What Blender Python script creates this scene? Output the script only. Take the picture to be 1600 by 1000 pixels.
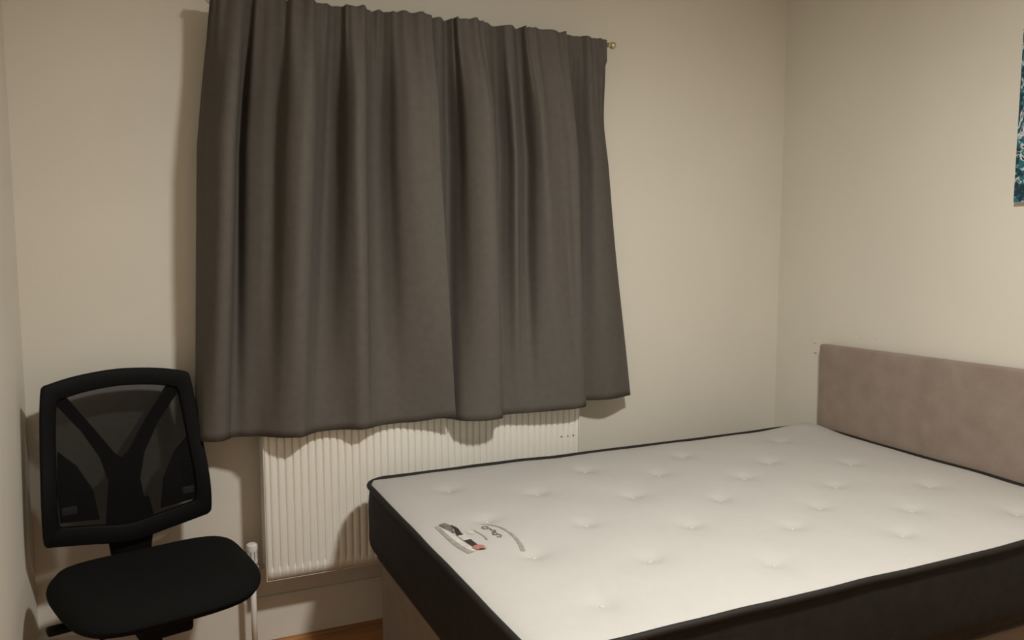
import bpy, bmesh, math, random
from mathutils import Vector, Matrix, noise
R = math.radians
random.seed(7)
for o in list(bpy.data.objects): bpy.data.objects.remove(o)
SC = bpy.context.scene
COL = SC.collection

# ---------------------------------------------------------------- camera, world, exposure
cam_d = bpy.data.cameras.new('camera'); cam = bpy.data.objects.new('camera', cam_d); COL.objects.link(cam)
cam_d.sensor_width = 36; cam_d.lens = 36 * 1281 / 1600; cam_d.clip_start = 0.02
cam.location = (0, 0, 1.38); cam.rotation_euler = (R(90 - 5.66), 0, R(-24.81))
SC.camera = cam
W = bpy.data.worlds.new('world'); SC.world = W; W.use_nodes = True
W.node_tree.nodes['Background'].inputs[0].default_value = (0.02, 0.02, 0.02, 1)
W.node_tree.nodes['Background'].inputs[1].default_value = 0.3
SC.view_settings.view_transform = 'Standard'; SC.view_settings.look = 'None'
SC.view_settings.exposure = 0.0; SC.view_settings.gamma = 1; SC.view_settings.use_curve_mapping = False
LAMP_STRENGTH = 590.0
LAMP_COLOR = (1.0, 0.985, 0.945)
LAMP_POS = (1.10, 0.85, 2.40)

XL, XR, YF, YN, ZC = -0.31, 2.62, 2.825, -1.10, 2.45

# ---------------------------------------------------------------- materials
def mat(name, col, rough=0.7, spec=0.3, metal=0.0, var=0.0, vscale=8.0, vdetail=4.0, bump=0.0, bscale=200.0, sheen=0.0, col2=None, vcoord='Object', stretch=None):
    m = bpy.data.materials.new(name); m.use_nodes = True
    nt = m.node_tree; N = nt.nodes; L = nt.links; b = N['Principled BSDF']
    b.inputs['Base Color'].default_value = (*col, 1); b.inputs['Roughness'].default_value = rough
    b.inputs['Specular IOR Level'].default_value = spec; b.inputs['Metallic'].default_value = metal
    if sheen: b.inputs['Sheen Weight'].default_value = sheen; b.inputs['Sheen Roughness'].default_value = 0.4
    tc = N.new('ShaderNodeTexCoord'); src = tc.outputs[vcoord]
    if stretch:
        mp = N.new('ShaderNodeMapping'); mp.inputs['Scale'].default_value = stretch; L.new(src, mp.inputs[0]); src = mp.outputs[0]
    if var or col2:
        n = N.new('ShaderNodeTexNoise'); n.inputs['Scale'].default_value = vscale; n.inputs['Detail'].default_value = vdetail
        L.new(src, n.inputs['Vector'])
        r = N.new('ShaderNodeValToRGB'); r.color_ramp.elements[0].position = 0.3; r.color_ramp.elements[1].position = 0.7
        c2 = col2 or col
        r.color_ramp.elements[0].color = (*[c * (1 - var) for c in col], 1)
        r.color_ramp.elements[1].color = (*[min(1, c * (1 + var)) for c in c2], 1)
        L.new(n.outputs['Fac'], r.inputs[0]); L.new(r.outputs[0], b.inputs['Base Color'])
    if bump:
        n2 = N.new('ShaderNodeTexNoise'); n2.inputs['Scale'].default_value = bscale; n2.inputs['Detail'].default_value = 3
        L.new(src, n2.inputs['Vector'])
        bp = N.new('ShaderNodeBump'); bp.inputs['Strength'].default_value = bump; bp.inputs['Distance'].default_value = 0.002
        L.new(n2.outputs['Fac'], bp.inputs['Height']); L.new(bp.outputs[0], b.inputs['Normal'])
    return m

def add_marks(m, marks, colour):
    """scuffs: (centre, radii) ellipsoids in world space"""
    nt = m.node_tree; N = nt.nodes; L = nt.links; b = N['Principled BSDF']
    g = N.new('ShaderNodeNewGeometry'); total = None
    for c, rad, amt in marks:
        s = N.new('ShaderNodeVectorMath'); s.operation = 'SUBTRACT'; s.inputs[1].default_value = c; L.new(g.outputs['Position'], s.inputs[0])
        d = N.new('ShaderNodeVectorMath'); d.operation = 'DIVIDE'; d.inputs[1].default_value = rad; L.new(s.outputs[0], d.inputs[0])
        l = N.new('ShaderNodeVectorMath'); l.operation = 'LENGTH'; L.new(d.outputs[0], l.inputs[0])
        mr = N.new('ShaderNodeMapRange'); mr.inputs[1].default_value = 0.5; mr.inputs[2].default_value = 1.0
        mr.inputs[3].default_value = amt; mr.inputs[4].default_value = 0.0; L.new(l.outputs['Value'], mr.inputs[0])
        if total is None: total = mr.outputs[0]
        else:
            a = N.new('ShaderNodeMath'); a.operation = 'MAXIMUM'; L.new(total, a.inputs[0]); L.new(mr.outputs[0], a.inputs[1]); total = a.outputs[0]
    mx = N.new('ShaderNodeMix'); mx.data_type = 'RGBA'; L.new(total, mx.inputs[0])
    old = b.inputs['Base Color'].links[0].from_socket; L.new(old, mx.inputs[6]); mx.inputs[7].default_value = (*colour, 1)
    L.new(mx.outputs[2], b.inputs['Base Color'])

WALLC = (0.70, 0.66, 0.57)
M = {}
M['wall'] = mat('wall_paint', WALLC, 0.75, 0.2, var=0.02, vscale=3, bump=0.12, bscale=120)
M['wall_r'] = mat('wall_paint_scuffed', WALLC, 0.75, 0.2, var=0.02, vscale=3, bump=0.12, bscale=120)
add_marks(M['wall_r'], [((XR, 2.600, 0.938), (0.02, 0.011, 0.0035), 0.45), ((XR, 2.594, 0.896), (0.02, 0.011, 0.004), 0.8),
                        ((XR, 2.617, 0.957), (0.02, 0.006, 0.004), 0.25), ((XR, 2.36, 0.985), (0.02, 0.006, 0.006), 0.18), ((XR, 2.29, 0.99), (0.02, 0.007, 0.006), 0.15)], (0.16, 0.14, 0.12))
M['ceil'] = mat('ceiling_paint', (0.74, 0.71, 0.64), 0.85, 0.1, var=0.02)
M['skirt'] = mat('skirting_gloss', (0.72, 0.68, 0.60), 0.45, 0.4, var=0.02)
M['wood'] = mat('laminate_wood', (0.30, 0.12, 0.035), 0.35, 0.4, var=0.25, vscale=6, col2=(0.42, 0.18, 0.05), stretch=(0.6, 9, 1))
M['under'] = mat('floor_underlay', (0.05, 0.03, 0.02), 0.9)
M['curtain'] = mat('curtain_cloth', (0.108, 0.0965, 0.083), 0.9, 0.1, var=0.05, vscale=40, bump=0.15, bscale=600)
M['rod'] = mat('brushed_brass_rod', (0.55, 0.47, 0.32), 0.35, 0.5, metal=0.6, var=0.03)
M['rad'] = mat('radiator_enamel', (0.80, 0.77, 0.69), 0.38, 0.45, var=0.015, vscale=5)
M['pipe'] = mat('pipe_paint', (0.76, 0.73, 0.66), 0.4, 0.4, var=0.02)
M['white'] = mat('white_plastic', (0.80, 0.79, 0.76), 0.35, 0.5, var=0.01)
M['greyp'] = mat('grey_plastic', (0.32, 0.32, 0.31), 0.45, 0.4, var=0.03)
M['mtop'] = mat('mattress_knit', (0.462, 0.444, 0.413), 0.85, 0.15, var=0.015, vscale=30, bump=0.25, bscale=350)
M['mside'] = mat('mattress_border', (0.0125, 0.011, 0.0095), 0.75, 0.2, var=0.2, vscale=25, bump=0.3, bscale=300)
M['piping'] = mat('mattress_piping', (0.013, 0.011, 0.009), 0.7, 0.3, var=0.1)
M['tuft'] = mat('tuft_wool', (0.51, 0.49, 0.455), 0.9, 0.1, var=0.03, vscale=200)
M['velvet'] = mat('crushed_velvet', (0.265, 0.205, 0.163), 0.75, 0.2, var=0.045, vscale=15, vdetail=9, col2=(0.290, 0.230, 0.187), bump=0.4, bscale=60, sheen=0.25)
M['divan'] = mat('divan_fabric', (0.165, 0.125, 0.092), 0.8, 0.2, var=0.12, vscale=14, vdetail=6, bump=0.4, bscale=70, sheen=0.2)
M['cfab'] = mat('chair_fabric', (0.007, 0.0072, 0.0068), 0.9, 0.1, var=0.2, vscale=300, bump=0.4, bscale=900)
M['cplas'] = mat('chair_plastic', (0.0035, 0.0034, 0.0036), 0.6, 0.12, var=0.1)
M['cinner'] = mat('chair_inner_plastic', (0.008, 0.008, 0.008), 0.6, 0.2, var=0.1)
M['chrome'] = mat('steel', (0.5, 0.5, 0.5), 0.25, 0.5, metal=1.0, var=0.02)
M['ink_dark'] = mat('print_dark', (0.045, 0.037, 0.032), 0.85, 0.1, var=0.2, vscale=60)
M['ink_brown'] = mat('print_brown', (0.17, 0.135, 0.12), 0.85, 0.1, var=0.25, vscale=80)
M['ink_grey'] = mat('print_grey', (0.30, 0.285, 0.25), 0.85, 0.1, var=0.15, vscale=60)
M['ink_pale'] = mat('print_pale', (0.52, 0.50, 0.46), 0.85, 0.1, var=0.1, vscale=60)
M['ink_pink'] = mat('print_pink', (0.42, 0.17, 0.13), 0.85, 0.1, var=0.12, vscale=120)
M['canvas_edge'] = mat('canvas_edge', (0.70, 0.70, 0.68), 0.8, 0.1, var=0.05)

def mesh_fabric():
    m = bpy.data.materials.new('back_mesh_weave'); m.use_nodes = True
    N = m.node_tree.nodes; L = m.node_tree.links; b = N['Principled BSDF']; out = N['Material Output']
    b.inputs['Base Color'].default_value = (0.005, 0.005, 0.005, 1); b.inputs['Specular IOR Level'].default_value = 0.1; b.inputs['Roughness'].default_value = 0.8
    t = N.new('ShaderNodeBsdfTransparent'); mx = N.new('ShaderNodeMixShader')
    n = N.new('ShaderNodeTexNoise'); n.inputs['Scale'].default_value = 60; tc = N.new('ShaderNodeTexCoord'); L.new(tc.outputs['Object'], n.inputs['Vector'])
    mr = N.new('ShaderNodeMapRange'); mr.inputs[3].default_value = 0.77; mr.inputs[4].default_value = 0.82; L.new(n.outputs['Fac'], mr.inputs[0])
    L.new(mr.outputs[0], mx.inputs[0]); L.new(t.outputs[0], mx.inputs[1]); L.new(b.outputs[0], mx.inputs[2]); L.new(mx.outputs[0], out.inputs[0])
    return m
M['mesh'] = mesh_fabric()

def canvas_paint():
    m = bpy.data.materials.new('canvas_paint'); m.use_nodes = True
    N = m.node_tree.nodes; L = m.node_tree.links; b = N['Principled BSDF']; b.inputs['Roughness'].default_value = 0.6
    tc = N.new('ShaderNodeTexCoord'); n = N.new('ShaderNodeTexNoise'); n.inputs['Scale'].default_value = 28; n.inputs['Detail'].default_value = 3; n.inputs['Distortion'].default_value = 1.2
    L.new(tc.outputs['Object'], n.inputs['Vector'])
    r = N.new('ShaderNodeValToRGB'); r.color_ramp.interpolation = 'CONSTANT'
    e = r.color_ramp.elements; e[0].position = 0; e[0].color = (0.008, 0.03, 0.045, 1); e[1].position = 0.46; e[1].color = (0.02, 0.13, 0.17, 1)
    for p, c in ((0.54, (0.55, 0.60, 0.58)), (0.6, (0.05, 0.03, 0.025)), (0.68, (0.10, 0.30, 0.34))):
        k = e.new(p); k.color = (*c, 1)
    L.new(n.outputs['Fac'], r.inputs[0]); L.new(r.outputs[0], b.inputs['Base Color'])
    return m
M['canvas'] = canvas_paint()

def emitter():
    m = bpy.data.materials.new('lamp_diffuser'); m.use_nodes = True
    N = m.node_tree.nodes; L = m.node_tree.links
    for n in list(N): N.remove(n)
    o = N.new('ShaderNodeOutputMaterial'); e = N.new('ShaderNodeEmission'); e.inputs[0].default_value = (*LAMP_COLOR, 1); e.inputs[1].default_value = LAMP_STRENGTH
    L.new(e.outputs[0], o.inputs[0]); return m
M['lamp'] = emitter()

# ---------------------------------------------------------------- helpers
def tag(o, label=None, cat=None, group=None, kind=None):
    if label: o['label'] = label
    if cat: o['category'] = cat
    if group: o['group'] = group
    if kind: o['kind'] = kind
    return o
def empty(name, loc=(0, 0, 0), rz=0):
    o = bpy.data.objects.new(name, None); COL.objects.link(o); o.location = loc; o.rotation_euler = (0, 0, rz); o.empty_display_size = 0.05
    return o
def link(name, me, m, parent=None, smooth=False):
    if m and not me.materials: me.materials.append(m)
    if smooth:
        for p in me.polygons: p.use_smooth = True
    o = bpy.data.objects.new(name, me); COL.objects.link(o)
    if parent: o.parent = parent
    return o
def raw(name, V, F, m, parent=None, smooth=False, recalc=True):
    me = bpy.data.meshes.new(name); me.from_pydata([tuple(v) for v in V], [], F); me.update()
    if recalc:
        b = bmesh.new(); b.from_mesh(me); bmesh.ops.recalc_face_normals(b, faces=b.faces); b.to_mesh(me); b.free()
    return link(name, me, m, parent, smooth)
def bm_obj(name, b, m, parent=None, smooth=False):
    me = bpy.data.meshes.new(name); bmesh.ops.recalc_face_normals(b, faces=b.faces); b.to_mesh(me); b.free()
    return link(name, me, m, parent, smooth)
def box_bm(b, x0, x1, y0, y1, z0, z1, bev=0.0, seg=2):
    r = bmesh.ops.create_cube(b, size=1)
    for v in r['verts']: v.co = Vector((x0 + (v.co.x + .5) * (x1 - x0), y0 + (v.co.y + .5) * (y1 - y0), z0 + (v.co.z + .5) * (z1 - z0)))
    if bev:
        ed = list({e for v in r['verts'] for e in v.link_edges})
        bmesh.ops.bevel(b, geom=ed, offset=bev, segments=seg, affect='EDGES', profile=0.5)
def box(name, x0, x1, y0, y1, z0, z1, m, parent=None, bev=0.0, seg=2, smooth=False):
    b = bmesh.new(); box_bm(b, x0, x1, y0, y1, z0, z1, bev, seg); return bm_obj(name, b, m, parent, smooth)
def lathe_bm(b, prof, origin=(0, 0, 0), axis='Z', n=24):
    """prof: (radius, height) pairs; closed with caps"""
    rings = []
    o = Vector(origin)
    for r, h in prof:
        ring = []
        for i in range(n):
            a = 2 * math.pi * i / n; c, s = r * math.cos(a), r * math.sin(a)
            p = {'Z': (c, s, h), 'X': (h, c, s), 'Y': (c, h, s)}[axis]
            ring.append(b.verts.new(o + Vector(p)))
        rings.append(ring)
    for A, B in zip(rings, rings[1:]):
        for i in range(n): b.faces.new((A[i], A[(i + 1) % n], B[(i + 1) % n], B[i]))
    b.faces.new(rings[0][::-1]); b.faces.new(rings[-1])
def lathe(name, prof, m, parent=None, origin=(0, 0, 0), axis='Z', n=24, smooth=True):
    b = bmesh.new(); lathe_bm(b, prof, origin, axis, n); o = bm_obj(name, b, m, parent, smooth)
    o.data.set_sharp_from_angle(angle=R(40)); return o
def catmull(P, n, closed=False):
    out = []; k = len(P); D = len(P[0])
    segs = k if closed else k - 1
    for i in range(segs):
        g = (lambda j: P[j % k]) if closed else (lambda j: P[max(0, min(k - 1, j))])
        p0, p1, p2, p3 = g(i - 1), g(i), g(i + 1), g(i + 2)
        for q in range(n):
            t = q / n
            out.append(tuple(0.5 * (2 * p1[d] + (p2[d] - p0[d]) * t + (2 * p0[d] - 5 * p1[d] + 4 * p2[d] - p3[d]) * t * t + (3 * p1[d] - p0[d] - 3 * p2[d] + p3[d]) * t ** 3) for d in range(D)))
    if not closed: out.append(tuple(P[-1]))
    return out
def tube(name, P, r, m, parent=None, n=10, closed=False, smooth=True):
    P = [Vector(p) for p in P]; k = len(P); rings = []; V = []; F = []
    rad = r if callable(r) else (lambda i: r)
    up = Vector((0, 0, 1)); prev = None
    for i, p in enumerate(P):
        a = P[(i - 1) % k] if (closed or i) else P[0]; c = P[(i + 1) % k] if (closed or i < k - 1) else P[-1]
        t = (c - a).normalized()
        if prev is None:
            u = up if abs(t.z) < 0.9 else Vector((1, 0, 0)); nx = t.cross(u).normalized()
        else:
            nx = (prev - t * prev.dot(t)).normalized()
        prev = nx; ny = t.cross(nx)
        for j in range(n):
            A = 2 * math.pi * j / n; V.append(p + (nx * math.cos(A) + ny * math.sin(A)) * rad(i))
    for i in range(k if closed else k - 1):
        for j in range(n): F.append((i * n + j, i * n + (j + 1) % n, ((i + 1) % k) * n + (j + 1) % n, ((i + 1) % k) * n + j))
    if not closed: F += [tuple(range(n))[::-1], tuple(range((k - 1) * n, k * n))]
    return raw(name, V, F, m, parent, smooth)
def grid_faces(nr, nc, off=0):
    return [(off + i * nc + j, off + i * nc + j + 1, off + (i + 1) * nc + j + 1, off + (i + 1) * nc + j) for i in range(nr - 1) for j in range(nc - 1)]
def interp(x, T):
    if x <= T[0][0]: return T[0][1]
    for (a, b), (c, d) in zip(T, T[1:]):
        if x <= c: return b + (d - b) * (x - a) / (c - a)
    return T[-1][1]
def sstep(a, b, x):
    t = max(0, min(1, (x - a) / (b - a))); return t * t * (3 - 2 * t)

# ---------------------------------------------------------------- room shell
def structure(o, label, cat): return tag(o, label, cat, kind='structure')
T = 0.12
structure(box('wall_far', XL - T, XR + T, YF, YF + T, 0, ZC, M['wall']), 'cream painted wall behind the curtain and the radiator', 'wall')
structure(box('wall_right', XR, XR + T, YN, YF, 0, ZC, M['wall_r']), 'cream painted wall behind the headboard', 'wall')
structure(box('wall_left', XL - T, XL, YN, YF, 0, ZC, M['wall']), 'cream painted wall beside the office chair', 'wall')
structure(box('wall_near', XL - T, XR + T, YN - T, YN, 0, ZC, M['wall']), 'cream painted wall on the near side of the room', 'wall')
structure(box('ceiling', XL - T, XR + T, YN - T, YF + T, ZC, ZC + 0.1, M['ceil']), 'pale ceiling above the bedroom', 'ceiling')
fl = structure(box('floor', XL - T, XR + T, YN - T, YF + T, -0.1, -0.012, M['under']), 'orange-brown wood laminate floor under the bed and chair', 'floor')
PW, PL = 0.19, 1.2
y = YF - PW; row = 0
while y > YN - PW:
    x = XL - (row * 0.43 % PL)
    while x < XR:
        x0, x1 = max(x, XL), min(x + PL, XR); y0 = max(y, YN)
        if x1 - x0 > 0.02:
            p = box('plank', x0 + .0008, x1 - .0008, y0 + .0008, y + PW - .0008, -0.012, 0, M['wood'], fl)
        x += PL
    y -= PW; row += 1

def baseboard(name, x0, x1, y0, y1, side, label):
    """ogee-free board with a chamfered top, 155 mm high"""
    H, D = 0.155, 0.014
    prof = [(0, 0), (D, 0), (D, H - 0.012), (D - 0.005, H - 0.002), (D - 0.008, H), (0, H)]
    V = []
    for end in (0, 1):
        for d, z in prof:
            if side == 'far': V.append((x0 if end == 0 else x1, y1 - d, z))
            elif side == 'left': V.append((x0 + d, y0 if end == 0 else y1, z))
            else: V.append((x1 - d, y0 if end == 0 else y1, z))
    k = len(prof); F = [tuple(range(k)), tuple(range(k, 2 * k))] + [(i, (i + 1) % k, k + (i + 1) % k, k + i) for i in range(k)]
    return structure(raw(name, V, F, M['skirt']), label, 'baseboard')
baseboard('baseboard_far', XL, XR, 0, YF, 'far', 'cream skirting board below the white radiator')
baseboard('baseboard_left', XL, 0, YN, YF - 0.0145, 'left', 'cream skirting board beside the office chair')
baseboard('baseboard_right', 0, XR, YN, YF - 0.0145, 'right', 'cream skirting board behind the bed head')

# ---------------------------------------------------------------- ceiling lamp (above the frame)
lx, ly, lz = LAMP_POS
lp = tag(empty('ceiling_lamp', (lx, ly, ZC)), 'small round white lamp fixed to the ceiling', 'lamp')
d = lz - ZC; LR = 0.095; HB = 0.008
lathe('lamp_base', [(0.08, -0.0005), (0.105, -0.004), (0.105, d + 0.012), (LR + 0.002, d + 0.0005)], M['white'], lp, n=32)
lathe('lamp_diffuser', [(LR, d)] + [(LR * math.cos(a), d - HB * math.sin(a)) for a in [R(x) for x in range(9, 90, 9)]] + [(0.0005, d - HB)], M['lamp'], lp, n=32)

# ---------------------------------------------------------------- radiator
rad = tag(empty('radiator', (0.3585, 2.68, 0.265)), 'white ribbed panel radiator on the wall below the curtain', 'radiator')
RW, RH = 1.162, 0.60
# pressed front panel: 47 flutes
pitch = 0.0245; nfl = 47; first = (RW - pitch * (nfl - 1)) / 2
xs = [0.0, 0.004]
cols = []
prof = [(-0.0040, 0.0), (-0.0026, 0.0014), (-0.0014, 0.0065), (0, 0.0078), (0.0014, 0.0065), (0.0026, 0.0014), (0.0040, 0.0)]
for i in range(nfl):
    c = first + i * pitch
    for dx, dy in prof: cols.append((c + dx, dy))
cols = [(0.0, 0.0)] + cols + [(RW, 0.0)]
zs = [(0.0, 0.0), (0.030, 0.0), (0.036, 0.7), (0.045, 1.0), (RH - 0.045, 1.0), (RH - 0.036, 0.7), (RH - 0.030, 0.0), (RH, 0.0)]
V = []
for z, k in zs:
    for x, dy in cols: V.append((x, dy * k, z))
F = grid_faces(len(zs), len(cols))
pn = raw('front_panel', V, F, M['rad'], rad, smooth=True)
pn.data.set_sharp_from_angle(angle=R(60))
sm = pn.modifiers.new('thick', 'SOLIDIFY'); sm.thickness = 0.0015; sm.offset = -1
# rim returning to the back, rear fins and hangers
b = bmesh.new()
box_bm(b, 0, RW, 0.0, 0.012, -0.002, 0.001); box_bm(b, 0, RW, 0.0, 0.012, RH - 0.001, RH + 0.002)
box_bm(b, -0.002, 0.001, 0.0, 0.012, -0.002, RH + 0.002); box_bm(b, RW - 0.001, RW + 0.002, 0.0, 0.012, -0.002, RH + 0.002)
bm_obj('panel_rim', b, M['rad'], rad)
box('water_panel', 0.004, RW - 0.004, 0.0105, 0.016, 0.004, RH - 0.004, M['rad'], rad)
box('rear_panel', 0.0, RW, 0.088, 0.100, 0.0, RH, M['rad'], rad, bev=0.003)
for q in (-0.0015, RW): box('side_cover', q, q + 0.0015, 0.0125, 0.0875, 0.03, RH - 0.002, M['rad'], rad)
b = bmesh.new()
for i in range(46):
    c = first + (i + .5) * pitch; box_bm(b, c - 0.007, c + 0.007, 0.017, 0.087, 0.06, RH - 0.06)
fin = bm_obj('convector_fins', b, M['rad'], rad); fin['kind'] = 'stuff'
for hx in (0.16, RW - 0.16): box('wall_bracket', hx - 0.02, hx + 0.02, 0.1005, 0.1445, 0.06, RH - 0.05, M['rad'], rad)
for i, mx in enumerate((1.086, 1.113, 1.137)):
    lathe('screw_mark', [(0.0035, 0.0), (0.0035, -0.0012), (0.002, -0.0018)], M['ink_grey' if i == 1 else 'ink_brown'], rad, origin=(mx, -0.0002, 0.371), axis='Y', n=10)
# valve and tail pipe on the left
vx, vy = -0.039, 0.055
val = lathe('valve_head', [(0.010, 0.046), (0.017, 0.049), (0.0185, 0.060), (0.0175, 0.093), (0.0190, 0.097), (0.0175, 0.112), (0.014, 0.115)], M['white'], rad, origin=(vx, vy, 0), n=20)
b = bmesh.new()
for k in range(10):
    a = 2 * math.pi * k / 10; box_bm(b, vx + 0.0182 * math.cos(a) - .0016, vx + 0.0182 * math.cos(a) + .0016, vy + 0.0182 * math.sin(a) - .0016, vy + 0.0182 * math.sin(a) + .0016, 0.062, 0.092)
bm_obj('grip_ribs', b, M['greyp'], val)
lathe('valve_body', [(0.009, 0.0), (0.013, 0.004), (0.013, 0.022), (0.011, 0.026), (0.011, 0.045), (0.013, 0.053)], M['chrome'], rad, origin=(vx, vy, 0), n=16)
lathe('valve_tail', [(0.0085, -0.01), (0.012, -0.008), (0.012, 0.02), (0.0085, 0.022), (0.0085, 0.046)], M['greyp'], rad, origin=(vx, vy, 0.032), axis='X', n=16)
tube('pipe', [(vx, vy, 0.002), (vx, vy, -0.263)], 0.0095, M['pipe'], rad, 14)
lathe('pipe_collar', [(0.019, -0.2645), (0.019, -0.260), (0.010, -0.254)], M['white'], rad, origin=(vx, vy, 0), n=18)

# ---------------------------------------------------------------- curtain rod
rod = tag(empty('curtain_rod', (0.95, YF, 2.096)), 'thin brass curtain rod with ball end above the grey curtains', 'curtain rod')
RY = 2.692 - YF
tube('pole', [(0.262 - 0.95, RY, 0), (1.640 - 0.95, RY, 0)], 0.0075, M['rod'], rad if False else rod, 14)
for s, xx in ((1, 1.636 - 0.95), (-1, 0.266 - 0.95)):
    fp = [(0.009, 0), (0.009, 0.008), (0.006, 0.010)] + [(0.0135 * math.sin(a), 0.022 - 0.0135 * math.cos(a)) for a in [R(q) for q in range(30, 180, 15)]] + [(0.001, 0.0355)]
    lathe('finial', [(r, h * s) for r, h in fp], M['rod'], rod, origin=(xx, RY, 0), axis='X', n=18)
for xx in (0.36 - 0.95, 1.54 - 0.95):
    b = bmesh.new(); box_bm(b, xx - .006, xx + .006, RY + 0.006, -0.0005, -0.006, 0.003); box_bm(b, xx - .012, xx + .012, -0.005, -0.0005, -0.04, 0.02)
    bm_obj('bracket', b, M['rod'], rod)

# ---------------------------------------------------------------- curtains
ZTOP, ZHEM = 2.096, 0.755
RODF = 2.676                                                        # front of the rod
def curtain(name, prof, top0, top1, label, seed, hem_lift=lambda x: 0.0):
    """prof: (x, y) of the cloth a third of the way down and (x, y) of the same point at the hem"""
    prof = [(a, 2.638 + 1.55 * (b_ - 2.638), c, d_) for a, b_, c, d_ in prof]
    P = catmull(prof, 8); nc = len(P)
    s = [0]
    for a, c in zip(P, P[1:]): s.append(s[-1] + math.hypot(c[2] - a[2], c[3] - a[3]) + 0.5 * math.hypot(c[0] - a[0], c[1] - a[1]))
    xm0, xm1 = P[0][0], P[-1][0]; TM = 0.33; NR = 64
    def gather(u):
        q = u * 2 * math.pi
        return math.sin(q * 13.3 + seed + 1.8 * math.sin(q * 2.1 + seed)) * 0.6 + 0.4 * math.sin(q * 23 + 2 * seed + math.sin(q * 4))
    V = []
    for kind, t in [('p', 0), ('p', 1), ('p', 2), ('p', 3)] + [('b', (i / NR) ** 1.25) for i in range(NR + 1)]:
        for j in range(nc):
            xm, ym, xh, yh = P[j]; u = s[j] / s[-1]; g = gather(u)
            xt = top0 + (top1 - top0) * (xm - xm0) / (xm1 - xm0)
            rip = noise.noise(Vector((u * 30, seed, 0)))
            ztop = ZTOP + 0.017 + 0.005 * rip + 0.002 * g
            if kind == 'p':
                yy, zz = [(RODF + 0.031 + 0.004 * g, ZTOP - 0.03), (RODF + 0.031 + 0.004 * g, ZTOP + 0.002), (RODF + 0.023 + 0.003 * g, ztop - 0.003), (RODF + 0.010 + 0.003 * g, ztop)][t]
                V.append((xt, yy, zz)); continue
            z0 = ztop - 0.004; z = z0 + (ZHEM + hem_lift(xh) - z0) * t
            yt = RODF - 0.016 + 0.35 * (ym - 2.66)
            if t < TM:
                w = t / TM; x = xt + (xm - xt) * w; y = yt + (ym - yt) * sstep(0, 0.75, w)
            else:
                w = (t - TM) / (1 - TM); x = xm + (xh - xm) * w; y = ym + (yh - ym) * sstep(0.1, 1.1, w) ** 1.3 / sstep(0.1, 1.1, 1.0) ** 1.3
            y -= 0.011 * (g + 0.6) * math.exp(-t * 6)
            y += 0.005 * noise.noise(Vector((u * 8, t * 2.5, seed))) * math.sin(math.pi * t)
            if t < 0.06: y = min(y, RODF + 0.3 * t)
            V.append((x, y, z))
    o = raw(name, V, grid_faces(NR + 5, nc), M['curtain'], None, smooth=True, recalc=False)
    so = o.modifiers.new('cloth', 'SOLIDIFY'); so.thickness = 0.002; so.offset = 0
    return tag(o, label, 'curtain', 'curtains on the rod')
CURT_L = [(0.1957, 2.7, 0.157, 2.715), (0.2048, 2.675, 0.167, 2.685), (0.2191, 2.65, 0.18, 2.657), (0.249, 2.6, 0.206, 2.641), (0.281, 2.595, 0.232, 2.643), (0.2947, 2.62, 0.25, 2.66), (0.2966, 2.67, 0.258, 2.675), (0.3189, 2.7, 0.275, 2.682), (0.3399, 2.67, 0.305, 2.672), (0.3779, 2.655, 0.34, 2.66), (0.4187, 2.645, 0.372, 2.634), (0.4421, 2.6, 0.405, 2.608), (0.4799, 2.575, 0.435, 2.595), (0.5158, 2.59, 0.465, 2.59), (0.5438, 2.63, 0.492, 2.615), (0.5816, 2.665, 0.52, 2.637), (0.6152, 2.65, 0.56, 2.646), (0.6312, 2.605, 0.613, 2.638), (0.6528, 2.585, 0.655, 2.614), (0.6813, 2.6, 0.684, 2.6145), (0.71, 2.645, 0.705, 2.63), (0.7463, 2.668, 0.745, 2.648), (0.7794, 2.648, 0.795, 2.655), (0.7998, 2.615, 0.842, 2.649), (0.845, 2.5940000000000003, 0.909, 2.628), (0.8973, 2.593, 0.9525, 2.608), (0.9299, 2.5970000000000004, 0.987, 2.594)]  # both tables: traced from image pixels, hem points then scaled about the camera
CURT_R = [(0.8869, 2.664, 0.8856, 2.668), (0.9236, 2.659, 0.9348, 2.668), (0.9629, 2.654, 0.965, 2.662), (1.0031, 2.669, 0.99, 2.632), (1.0238, 2.64, 1.0145, 2.59), (1.0313, 2.6, 1.0578, 2.568), (1.0674, 2.575, 1.097, 2.562), (1.1047, 2.575, 1.1365, 2.568), (1.1299, 2.595, 1.158, 2.583), (1.1471, 2.64, 1.162, 2.606), (1.1895, 2.67, 1.177, 2.621), (1.2148, 2.655, 1.205, 2.625), (1.2279, 2.63, 1.235, 2.622), (1.2622, 2.65, 1.257, 2.619), (1.2947, 2.66, 1.29, 2.616), (1.3028, 2.62, 1.3235, 2.6125), (1.3203, 2.6, 1.3865, 2.6096), (1.3584, 2.615, 1.4524, 2.6076), (1.4127, 2.63, 1.48, 2.611), (1.4464, 2.62, 1.4957, 2.6155), (1.4783, 2.63, 1.52, 2.63), (1.501, 2.68, 1.533, 2.656), (1.5397, 2.715, 1.546, 2.706), (1.5681, 2.7, 1.5714, 2.7306), (1.5899, 2.68, 1.6206, 2.7158), (1.6265, 2.685, 1.6728, 2.708), (1.6583, 2.7, 1.73, 2.7237), (1.6799, 2.715, 1.77, 2.7404), (1.6937, 2.725, 1.793, 2.747)]
curtain('curtain', CURT_L, 0.246, 0.925, 'dark grey curtain, left one of the pair, beside the chair back', 1.3, hem_lift=lambda x: 0.016 * sstep(0.84, 0.987, x))
curtain('curtain', CURT_R, 0.885, 1.622, 'dark grey curtain, right one of the pair, with its hem corner flaring towards the bed', 4.1)

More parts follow.
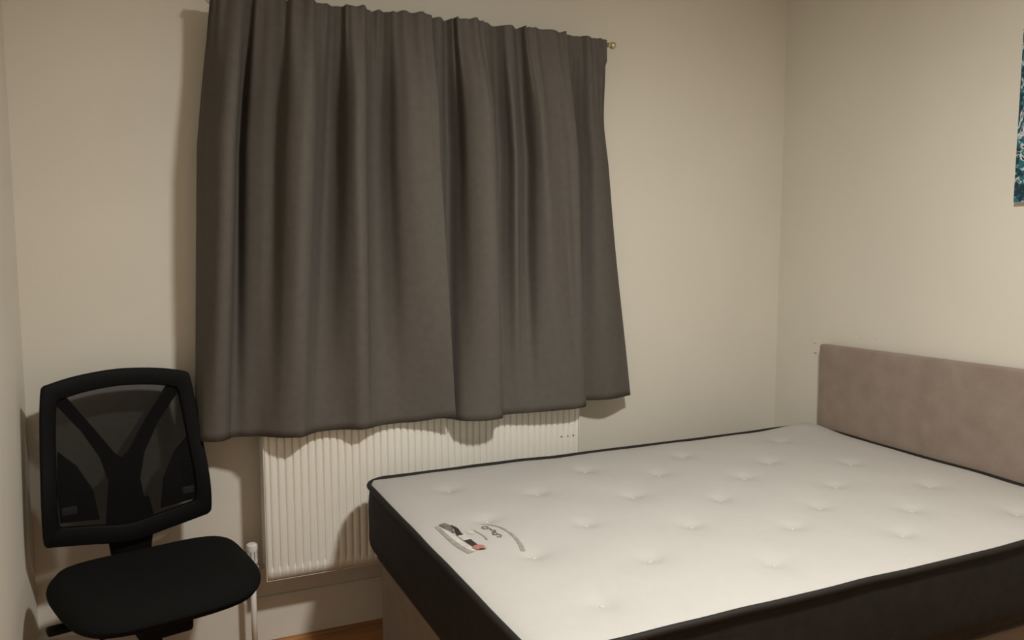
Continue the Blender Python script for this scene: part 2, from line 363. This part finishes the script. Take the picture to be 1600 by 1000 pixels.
# ---------------------------------------------------------------- bed: divan base, mattress, headboard
base = tag(empty('divan_base', (1.62, 1.935, 0)), 'taupe velvet divan bed base under the black-sided mattress', 'bed base')
for nm, x0, x1 in (('foot_section', 0.688, 1.617), ('head_section', 1.621, 2.555)):
    box(nm, x0 - 1.62, x1 - 1.62, 1.335 - 1.935, 2.50 - 1.935, 0.045, 0.3515, M['divan'], base, bev=0.014, seg=3, smooth=True)
for fx in (0.76, 1.54, 1.70, 2.48):
    for fy in (1.41, 2.43):
        lathe('glide', [(0.018, 0.0), (0.024, 0.004), (0.024, 0.03), (0.012, 0.035), (0.012, 0.046)], M['cplas'], base, origin=(fx - 1.62, fy - 1.935, 0), n=14)

MX, MY = 1.605, 1.936; HX, HY = 0.947, 0.625; CR = 0.075
TUFTS = [(0.862, 2.335), (0.862, 2.035), (0.872, 1.755), (0.885, 1.455), (1.097, 2.19), (1.097, 1.89), (1.115, 1.612),
         (1.35, 2.34), (1.348, 2.046), (1.352, 1.761), (1.378, 1.472), (1.565, 2.219), (1.574, 1.915), (1.60, 1.644),
         (1.765, 2.359), (1.783, 2.052), (1.79, 1.736), (1.83, 1.482), (1.985, 2.163), (1.99, 1.865), (2.012, 1.603),
         (2.246, 2.384), (2.232, 2.031), (2.262, 1.743), (2.26, 1.457)]
def edge_z(x, y):
    return 0.594 + 0.004 * noise.noise(Vector((x * 2.6, y * 2.6, 3.3))) + 0.002 * noise.noise(Vector((x * 7, y * 7, 1)))
def top_z(x, y):
    e = min(HX - abs(x - MX), HY - abs(y - MY)); e = max(0, e)
    z = edge_z(x, y) + 0.013 * (1 - math.exp(-e / 0.03)) + 0.004 * sstep(0, 0.4, e)
    z += 0.0045 * noise.noise(Vector((x * 3.5, y * 3.5, 8.1)))
    z += 0.016 * math.exp(-(((x - 2.50) / 0.14) ** 2 + ((y - 2.50) / 0.10) ** 2))      # plump far corner by the headboard
    for tx, ty in TUFTS:
        dx, dy = x - tx, y - ty; q = dx * dx + dy * dy
        if q < 0.06:
            z -= 0.0080 * math.exp(-q / 0.0009) + 0.0055 * math.exp(-q / 0.0048)
            z -= 0.0006 * math.exp(-(dy * dy) / 0.0003) * math.exp(-dx * dx / 0.006)
    return z
mt = tag(empty('mattress', (MX, MY, 0.352)), 'white tufted mattress with black sides on the divan base', 'mattress')
def rr(px, py, hx=HX, hy=HY, r=CR):
    ax, ay = abs(px) - (hx - r), abs(py) - (hy - r)
    if ax > 0 and ay > 0:
        k = max(ax, ay) / math.hypot(ax, ay); ax *= k; ay *= k
        px = math.copysign(hx - r + ax, px); py = math.copysign(hy - r + ay, py)
    return px, py
def axis(h, r, step):
    n = max(2, int((2 * h - 2 * r) / step)); inner = [-(h - r) + (2 * h - 2 * r) * i / n for i in range(n + 1)]
    k = 8; lo = [-h + r * i / k for i in range(k)]
    return lo + inner + [-q for q in lo[::-1]]
AX, AY = axis(HX, CR, 0.0085), axis(HY, CR, 0.0085)
V = []
for py in AY:
    for px in AX:
        qx, qy = rr(px, py); V.append((qx, qy, top_z(MX + qx, MY + qy) - 0.352))
raw('quilted_top', V, grid_faces(len(AY), len(AX)), M['mtop'], mt, smooth=True, recalc=False)
def rim_pts(out=0.0, n=10, step=0.03):
    hx, hy, r = HX + out, HY + out, CR + out; P = []
    for cx, cy, a0 in ((hx - r, hy - r, 0), (-(hx - r), hy - r, 90), (-(hx - r), -(hy - r), 180), (hx - r, -(hy - r), 270)):
        for i in range(n + 1): a = R(a0 + 90 * i / n); P.append((cx + r * math.cos(a), cy + r * math.sin(a)))
    out_ = []
    for i, p in enumerate(P):
        q = P[(i + 1) % len(P)]; L_ = math.hypot(q[0] - p[0], q[1] - p[1]); m_ = max(1, int(L_ / step))
        for k in range(m_): out_.append((p[0] + (q[0] - p[0]) * k / m_, p[1] + (q[1] - p[1]) * k / m_))
    return out_
rp = rim_pts()
V = []; levels = 14
def side_off(x, y, t):
    return 0.010 * (math.sin(math.pi * t) ** 0.6 if 0 < t < 1 else 0) + 0.006 * noise.noise(Vector((x * 4, y * 4, t * 2))) * math.sin(math.pi * t)
for k in range(levels + 1):
    t = k / levels
    for (px, py) in rp:
        d_ = Vector((px, py)); nrm = Vector((px - max(-(HX - CR), min(HX - CR, px)), py - max(-(HY - CR), min(HY - CR, py))))
        nrm = nrm.normalized() if nrm.length > 1e-6 else Vector((0, 0))
        o_ = side_off(px, py, t) - 0.030 * (max(0, 0.30 - t) / 0.30) ** 2
        ez = edge_z(MX + px, MY + py) - 0.352
        V.append((px + nrm.x * o_, py + nrm.y * o_, 0.003 + (ez - 0.003) * t))
n_ = len(rp); F = [(k * n_ + i, k * n_ + (i + 1) % n_, (k + 1) * n_ + (i + 1) % n_, (k + 1) * n_ + i) for k in range(levels) for i in range(n_)]
F.append(tuple(range(n_))[::-1])
raw('side_border', V, F, M['mside'], mt, smooth=True, recalc=False)
pp = rim_pts(0.004)
tube('top_piping', [(x, y, edge_z(MX + x, MY + y) - 0.352 + 0.001) for x, y in pp], 0.0085, M['piping'], mt, 8, closed=True)
pp = rim_pts(-0.026)
tube('bottom_piping', [(x, y, 0.0085) for x, y in pp], 0.008, M['piping'], mt, 8, closed=True)
tm = None
for tx, ty in TUFTS:
    if tm is None:
        b = bmesh.new(); lathe_bm(b, [(0.006, -0.002), (0.0062, 0.0003), (0.0045, 0.0016), (0.001, 0.0022)], n=12)
        to = bm_obj('tuft', b, M['tuft'], mt, True); tm = to.data
    else: to = link('tuft', tm, None, mt)
    to.location = (tx - MX, ty - MY, top_z(tx, ty) - 0.352 + 0.0005); to.rotation_euler = (0, 0, tx * 9)
# printed label in the foot corner
def ribbon(name, pts, wid, m, n=6, lift=0.0012, closed=False, parent=mt):
    P = catmull([(p[0], p[1]) for p in pts], n, closed); k = len(P); V = []; F = []
    wf = wid if callable(wid) else (lambda t: wid)
    for i, p in enumerate(P):
        a = P[(i - 1) % k] if (closed or i) else P[0]; c = P[(i + 1) % k] if (closed or i < k - 1) else P[-1]
        t = Vector((c[0] - a[0], c[1] - a[1])).normalized(); nn = Vector((-t.y, t.x)); w = wf(i / max(1, k - 1)) / 2
        for q in (-1, 0, 1):
            x, y = p[0] + nn.x * w * q, p[1] + nn.y * w * q; V.append((x - MX, y - MY, top_z(x, y) - 0.352 + lift))
    for i in range(k if closed else k - 1):
        for q in (0, 1): F.append((i * 3 + q, ((i + 1) % k) * 3 + q, ((i + 1) % k) * 3 + q + 1, i * 3 + q + 1))
    return raw(name, V, F, m, parent, True, False)
ribbon('printed_border', [(0.715, 2.036), (0.717, 1.99), (0.718, 1.93), (0.721, 1.87), (0.730, 1.820)], lambda t: 0.009 + 0.008 * t, M['ink_grey'])
ribbon('printed_border', [(0.728, 2.028), (0.730, 1.975), (0.731, 1.92), (0.734, 1.865), (0.744, 1.826)], lambda t: 0.012 + 0.008 * t, M['ink_pale'], lift=0.0009)
ribbon('printed_figure', [(0.734, 2.044), (0.739, 2.020), (0.741, 1.995), (0.742, 1.97)], lambda t: 0.010 + 0.016 * math.sin(math.pi * min(1, t * 1.1 + .15)), M['ink_brown'], lift=0.0018)
ribbon('printed_figure', [(0.752, 2.022), (0.757, 1.995), (0.752, 1.965), (0.750, 1.945)], lambda t: 0.006 + 0.012 * t, M['ink_dark'], lift=0.0022)
ribbon('printed_figure', [(0.752, 1.948), (0.753, 1.925), (0.754, 1.902)], 0.019, M['ink_pale'], lift=0.0018)
ribbon('printed_figure', [(0.754, 1.905), (0.755, 1.882), (0.757, 1.855)], lambda t: 0.019 - 0.004 * t, M['ink_dark'], lift=0.0022)
ribbon('printed_ball', [(0.760 + 0.0075 * math.cos(a), 1.842 + 0.0085 * math.sin(a)) for a in [2 * math.pi * k / 10 for k in range(10)]], 0.0165, M['ink_pink'], n=2, lift=0.0026, closed=True)
ribbon('printed_figure', [(0.757, 1.829), (0.766, 1.826), (0.774, 1.826)], lambda t: 0.007 * (1 - .6 * t), M['ink_dark'], lift=0.003)
ribbon('printed_arc', [(0.835, 2.006), (0.856, 1.984), (0.869, 1.95), (0.874, 1.905), (0.872, 1.86), (0.866, 1.82), (0.858, 1.79)], lambda t: 0.002 + 0.011 * t, M['ink_grey'], n=8)
# lettering strokes
for st in ([(0.829, 1.982), (0.824, 1.972), (0.829, 1.960), (0.838, 1.963), (0.838, 1.977), (0.829, 1.982)],
           [(0.842, 1.960), (0.838, 1.948), (0.846, 1.940), (0.842, 1.928), (0.836, 1.936)],
           [(0.834, 1.926), (0.842, 1.918), (0.838, 1.906), (0.830, 1.912), (0.834, 1.926)],
           [(0.842, 1.908), (0.846, 1.896), (0.838, 1.888), (0.832, 1.894)]):
    ribbon('printed_letter', st, 0.0042, M['ink_brown'], n=5)
ribbon('printed_line', [(0.797, 1.966), (0.800, 1.94), (0.803, 1.915), (0.800, 1.884)], lambda t: 0.003 + 0.003 * t, M['ink_grey'])
ribbon('printed_line', [(0.783, 1.972), (0.781, 1.955), (0.783, 1.94)], lambda t: 0.014 * math.sin(math.pi * min(1, .1 + t * .8)), M['ink_pale'])

# headboard
hb = tag(empty('headboard', (2.615, 2.517, 0.30)), 'low taupe crushed velvet headboard against the right wall', 'headboard')
hb.rotation_euler = (R(-1.05), 0, 0)
b = bmesh.new(); box_bm(b, -0.044, -0.004, -1.235, 0.0, 0.0, 0.646, bev=0.010, seg=3)
bmesh.ops.subdivide_edges(b, edges=[e for e in b.edges if e.calc_length() > 0.3], cuts=24, use_grid_fill=True)
for v in b.verts:
    if v.co.x < -0.03:
        e = min(-v.co.y, v.co.y + 1.235, v.co.z, 0.646 - v.co.z)
        v.co.x -= 0.004 * sstep(0, .08, e) + 0.0025 * noise.noise(Vector((0, v.co.y * 9, v.co.z * 9))) * sstep(0, .05, e)
bm_obj('padded_panel', b, M['velvet'], hb, True)
for yy in (-0.25, -0.98): box('strut', -0.030, -0.010, yy - 0.03, yy + 0.03, -0.27, -0.001, M['cplas'], hb, bev=0.002)

# ---------------------------------------------------------------- canvas picture on the right wall
pc = tag(empty('canvas_picture', (XR - 0.001, 1.752, 1.496)), 'teal and black abstract canvas on the wall above the bed', 'picture')
box('stretcher', -0.020, 0.0, -0.42, 0.0, 0.0, 0.55, M['canvas_edge'], pc, bev=0.0015)
box('painted_face', -0.0215, -0.0200, -0.4185, -0.0015, 0.0015, 0.5485, M['canvas'], pc)

# ---------------------------------------------------------------- office chair
ch = tag(empty('office_chair', (0.019, 2.417, 0), R(13)), 'black office chair with mesh back and padded seat in the corner', 'chair')
BY0, BZ0, BZ1 = 0.198, 0.530, 0.975
def back_y(x, z):
    t = (z - BZ0) / (BZ1 - BZ0)
    return BY0 + 0.115 * (z - BZ0) + 0.028 * (1 - (x / 0.23) ** 2) - 0.012 * math.exp(-((t - 0.25) / 0.25) ** 2)
# outline of the back, clockwise in (x, z)
outl = catmull([(-0.238, 0.545), (-0.232, 0.524), (-0.212, 0.518), (-0.12, 0.500), (-0.01, 0.482), (0.10, 0.500), (0.196, 0.522), (0.216, 0.530), (0.224, 0.55),
                (0.224, 0.63), (0.214, 0.75), (0.201, 0.88), (0.192, 0.950), (0.186, 0.966), (0.172, 0.973), (0.10, 0.987), (-0.01, 0.994), (-0.12, 0.985), (-0.194, 0.970),
                (-0.211, 0.964), (-0.217, 0.948), (-0.224, 0.88), (-0.232, 0.75), (-0.238, 0.63)], 5, closed=True)
cz = 0.745
def inset(p, kx, ku, kd):
    x, z = p; return (-0.01 + (x + 0.01) * kx, cz + (z - cz) * (ku if z > cz else kd))
V = []; n_ = len(outl)
loops = []
inn = [inset(p, 0.815, 0.80, 0.79) for p in outl]
for k, (pts, off) in enumerate(((outl, -0.008), (inn, -0.006), (inn, 0.012), (outl, 0.014))):
    for x, z in pts: V.append((x, back_y(x, z) + off, z))
F = []
for k in range(4):
    A, B = k * n_, ((k + 1) % 4) * n_
    F += [(A + i, A + (i + 1) % n_, B + (i + 1) % n_, B + i) for i in range(n_)]
bf = raw('back_frame', V, F, M['cplas'], ch, True)
bv = bf.modifiers.new('bevel', 'BEVEL'); bv.width = 0.005; bv.segments = 2; bv.limit_method = 'ANGLE'; bv.angle_limit = R(50)
# mesh panel stretched over the front of the frame
V = []; nx, nz = 20, 20
mid = [inset(p, 0.86, 0.86, 0.85) for p in outl]
rings = 8
for k in range(rings):
    f_ = 1 - k / rings
    for x, z in mid:
        xx, zz = x * f_, cz + (z - cz) * f_; V.append((xx, back_y(xx, zz) + 0.003, zz))
V.append((0, back_y(0, cz) + 0.003, cz))
F = [(k * n_ + i, k * n_ + (i + 1) % n_, (k + 1) * n_ + (i + 1) % n_, (k + 1) * n_ + i) for k in range(rings - 1) for i in range(n_)]
F += [((rings - 1) * n_ + i, (rings - 1) * n_ + (i + 1) % n_, rings * n_) for i in range(n_)]
raw('mesh_panel', V, F, M['mesh'], ch, True)
# Y shaped spine behind the mesh
def plate(name, poly, y_off, th, m, parent=ch, bev=0.004):
    """polygon in (x,z) following the curve of the back, given real thickness"""
    k = len(poly); V = [(x, back_y(x, z) + y_off, z) for x, z in poly] + [(x, back_y(x, z) + y_off + th, z) for x, z in poly]
    F = [tuple(range(k)), tuple(range(k, 2 * k))[::-1]] + [(i, (i + 1) % k, k + (i + 1) % k, k + i) for i in range(k)]
    o = raw(name, V, F, m, parent, False)
    bmm = bmesh.new(); bmm.from_mesh(o.data); bmesh.ops.triangulate(bmm, faces=[f for f in bmm.faces if len(f.verts) > 4]); bmm.to_mesh(o.data); bmm.free()
    return o
spine = plate('spine', [(x - 0.01, z) for x, z in [(-0.062, 0.50), (0.062, 0.50), (0.050, 0.60), (0.042, 0.66), (0.060, 0.735), (0.105, 0.820), (0.178, 0.920), (0.160, 0.940),
                        (0.142, 0.930), (0.072, 0.825), (0.018, 0.740), (0.0, 0.726), (-0.018, 0.740), (-0.072, 0.825), (-0.142, 0.930), (-0.160, 0.940), (-0.178, 0.920),
                        (-0.105, 0.820), (-0.060, 0.735), (-0.042, 0.66), (-0.050, 0.60)]], 0.016, 0.022, M['cplas'])
# lumbar wings with ridges, either side of the spine
for s in (-1, 1):
    wing = plate('lumbar_wing', [(s * x, z) for x, z in [(0.085, 0.560), (0.190, 0.575), (0.192, 0.66), (0.182, 0.775), (0.135, 0.725), (0.098, 0.65)]], 0.018, 0.008, M['cinner'])
    for k in range(8):
        z = 0.628 + k * 0.011; x0, x1 = (0.148, 0.183) if k < 8 else (0.15, 0.18)
        b = bmesh.new(); ym = back_y(s * 0.165, z)
        box_bm(b, min(s * x0, s * x1), max(s * x0, s * x1), ym + 0.010, ym + 0.0175, z, z + 0.0045, bev=0.001, seg=1)
        bm_obj('ridge', b, M['cinner'], wing)
    ym = back_y(s * 0.165, 0.605)
    tb = box('adjuster_tab', s * 0.165 - 0.020, s * 0.165 + 0.020, ym + 0.006, ym + 0.0175, 0.595, 0.618, M['greyp'], ch, bev=0.005, seg=3, smooth=True)
    tb['label'] = 'grey lumbar adjuster tab'
# bracket from the spine down under the seat
def sweep(name, path, m, parent=ch):
    """path: (y, z, half width, half thickness) swept as a rounded bar"""
    V = []; F = []; P = catmull(path, 6); k = len(P); n = 12
    for i, (y, z, w, th) in enumerate(P):
        a = P[max(0, i - 1)]; c = P[min(k - 1, i + 1)]; t = Vector((0, c[0] - a[0], c[1] - a[1])).normalized(); nn = Vector((0, -t.z, t.y))
        for j in range(n):
            A = 2 * math.pi * j / n; cx = math.copysign(abs(math.cos(A)) ** 0.5, math.cos(A)); sx = math.copysign(abs(math.sin(A)) ** 0.5, math.sin(A))
            V.append(Vector((cx * w, y, z)) + nn * (sx * th))
    for i in range(k - 1):
        for j in range(n): F.append((i * n + j, i * n + (j + 1) % n, (i + 1) * n + (j + 1) % n, (i + 1) * n + j))
    F += [tuple(range(n))[::-1], tuple(range((k - 1) * n, k * n))]
    return raw(name, V, F, m, parent, True)
sweep('back_bracket', [(0.250, 0.60, 0.055, 0.012), (0.247, 0.53, 0.068, 0.014), (0.252, 0.46, 0.060, 0.016), (0.245, 0.40, 0.052, 0.016), (0.20, 0.362, 0.045, 0.014), (0.10, 0.352, 0.042, 0.012)], M['cplas'])
# seat cushion
def superell(a, n): 
    c, s = math.cos(a), math.sin(a); return math.copysign(abs(c) ** (2 / n), c), math.copysign(abs(s) ** (2 / n), s)
SXW, SY0, SY1, SCX = 0.262, -0.212, 0.210, 0.012
def seat_pt(a, f):
    c, s = superell(a, 3.7); yc, yh = (SY0 + SY1) / 2, (SY1 - SY0) / 2
    return SCX + c * SXW * f * (1 + 0.05 * s), yc + s * yh * f
V = []; F = []; n_ = 72
prof = [(0.0, 0.0), (0.25, 0.0), (0.5, 0.002), (0.7, 0.004), (0.84, 0.002), (0.92, -0.005), (0.965, -0.014), (0.99, -0.024), (1.0, -0.034), (0.99, -0.046), (0.96, -0.058), (0.90, -0.066), (0.5, -0.070), (0.0, -0.070)]
STZ = 0.456
for k, (f_, dz) in enumerate(prof):
    if f_ == 0.0: V.append((SCX, (SY0 + SY1) / 2, STZ + dz)); continue
    for i in range(n_):
        x, y = seat_pt(2 * math.pi * i / n_, f_)
        fall = -0.030 * sstep(-0.09, -0.23, y) if y < -0.09 else 0.010 * sstep(0.05, 0.22, y)
        side = 0.008 * (abs(x - SCX) / SXW) ** 2 * (1 if k < 6 else 0)
        V.append((x, y, STZ + dz + fall * (1 if k < 9 else 0.5) + side))
def ri(k, i): return 1 + (k - 1) * n_ + i % n_
kk = len(prof)
F += [(0, ri(1, i), ri(1, i + 1)) for i in range(n_)]
for k in range(1, kk - 2): F += [(ri(k, i), ri(k + 1, i), ri(k + 1, i + 1), ri(k, i + 1)) for i in range(n_)]
F += [(len(V) - 1, ri(kk - 2, i + 1), ri(kk - 2, i)) for i in range(n_)]
raw('seat', V, F, M['cfab'], ch, True)
b = bmesh.new(); box_bm(b, -0.17, 0.18, -0.14, 0.17, 0.362, 0.388, bev=0.008); bm_obj('seat_pan', b, M['cplas'], ch, True)
b = bmesh.new(); box_bm(b, -0.07, 0.07, -0.12, 0.13, 0.312, 0.362, bev=0.012); box_bm(b, -0.035, 0.035, -0.03, 0.06, 0.29, 0.315, bev=0.006); bm_obj('tilt_mechanism', b, M['cplas'], ch, True)
lv = tube('lever', [(-0.06, 0.0, 0.345), (-0.20, 0.0, 0.362)], 0.005, M['chrome'], ch, 8)
b = bmesh.new(); box_bm(b, -0.268, -0.190, -0.020, 0.018, 0.354, 0.372, bev=0.007, seg=3); bm_obj('paddle', b, M['cplas'], lv, True)
lv2 = tube('lever', [(0.06, -0.02, 0.33), (0.115, -0.02, 0.325)], 0.006, M['chrome'], ch, 8)
b = bmesh.new(); box_bm(b, 0.09, 0.125, -0.04, 0.0, 0.307, 0.340, bev=0.005, seg=2); bm_obj('tension_knob', b, M['cplas'], lv2, True)
lathe('gas_column', [(0.025, 0.085), (0.025, 0.20), (0.0145, 0.202), (0.0145, 0.292)], M['cplas'], ch, n=20)
lathe('base_hub', [(0.030, 0.07), (0.042, 0.075), (0.045, 0.115), (0.032, 0.125)], M['cplas'], ch, n=24)
for k in range(5):
    a = R(72 * k - 13 + 4); c, s = math.cos(a), math.sin(a)
    V = []; F = []; st = [(0.03, 0.095, 0.024, 0.018), (0.12, 0.093, 0.021, 0.016), (0.22, 0.082, 0.018, 0.012), (0.285, 0.074, 0.017, 0.010)]
    for r_, z, w, h in st:
        for dw, dh in ((-w, -h), (w, -h), (w * .7, h), (-w * .7, h)): V.append((c * r_ - s * dw, s * r_ + c * dw, z + dh))
    for i in range(len(st) - 1):
        for j in range(4): F.append((i * 4 + j, i * 4 + (j + 1) % 4, i * 4 + 4 + (j + 1) % 4, i * 4 + 4 + j))
    F += [(0, 3, 2, 1), (12, 13, 14, 15)]
    leg = raw('leg', V, F, M['cplas'], ch)
    bv = leg.modifiers.new('bevel', 'BEVEL'); bv.width = 0.004; bv.segments = 2
    b = bmesh.new()
    rot = Matrix.Translation((c * 0.275, s * 0.275, 0.026)) @ Matrix.Rotation(a + 0.7 * k, 4, 'Z')
    for dx in (-0.011, 0.011):
        b2 = bmesh.new(); lathe_bm(b2, [(0.020, dx - 0.009), (0.025, dx - 0.006), (0.025, dx + 0.006), (0.020, dx + 0.009)], (0, 0.012, 0), 'X', 18)
        tmp = bpy.data.meshes.new('t'); b2.to_mesh(tmp); b2.free(); b.from_mesh(tmp); bpy.data.meshes.remove(tmp)
    lathe_bm(b, [(0.006, 0.0), (0.006, 0.045)], (0, 0, 0), 'Z', 10)
    for v in b.verts: v.co = rot @ v.co
    cs = bm_obj('castor', b, M['cplas'], leg, True); cs.data.set_sharp_from_angle(angle=R(40))
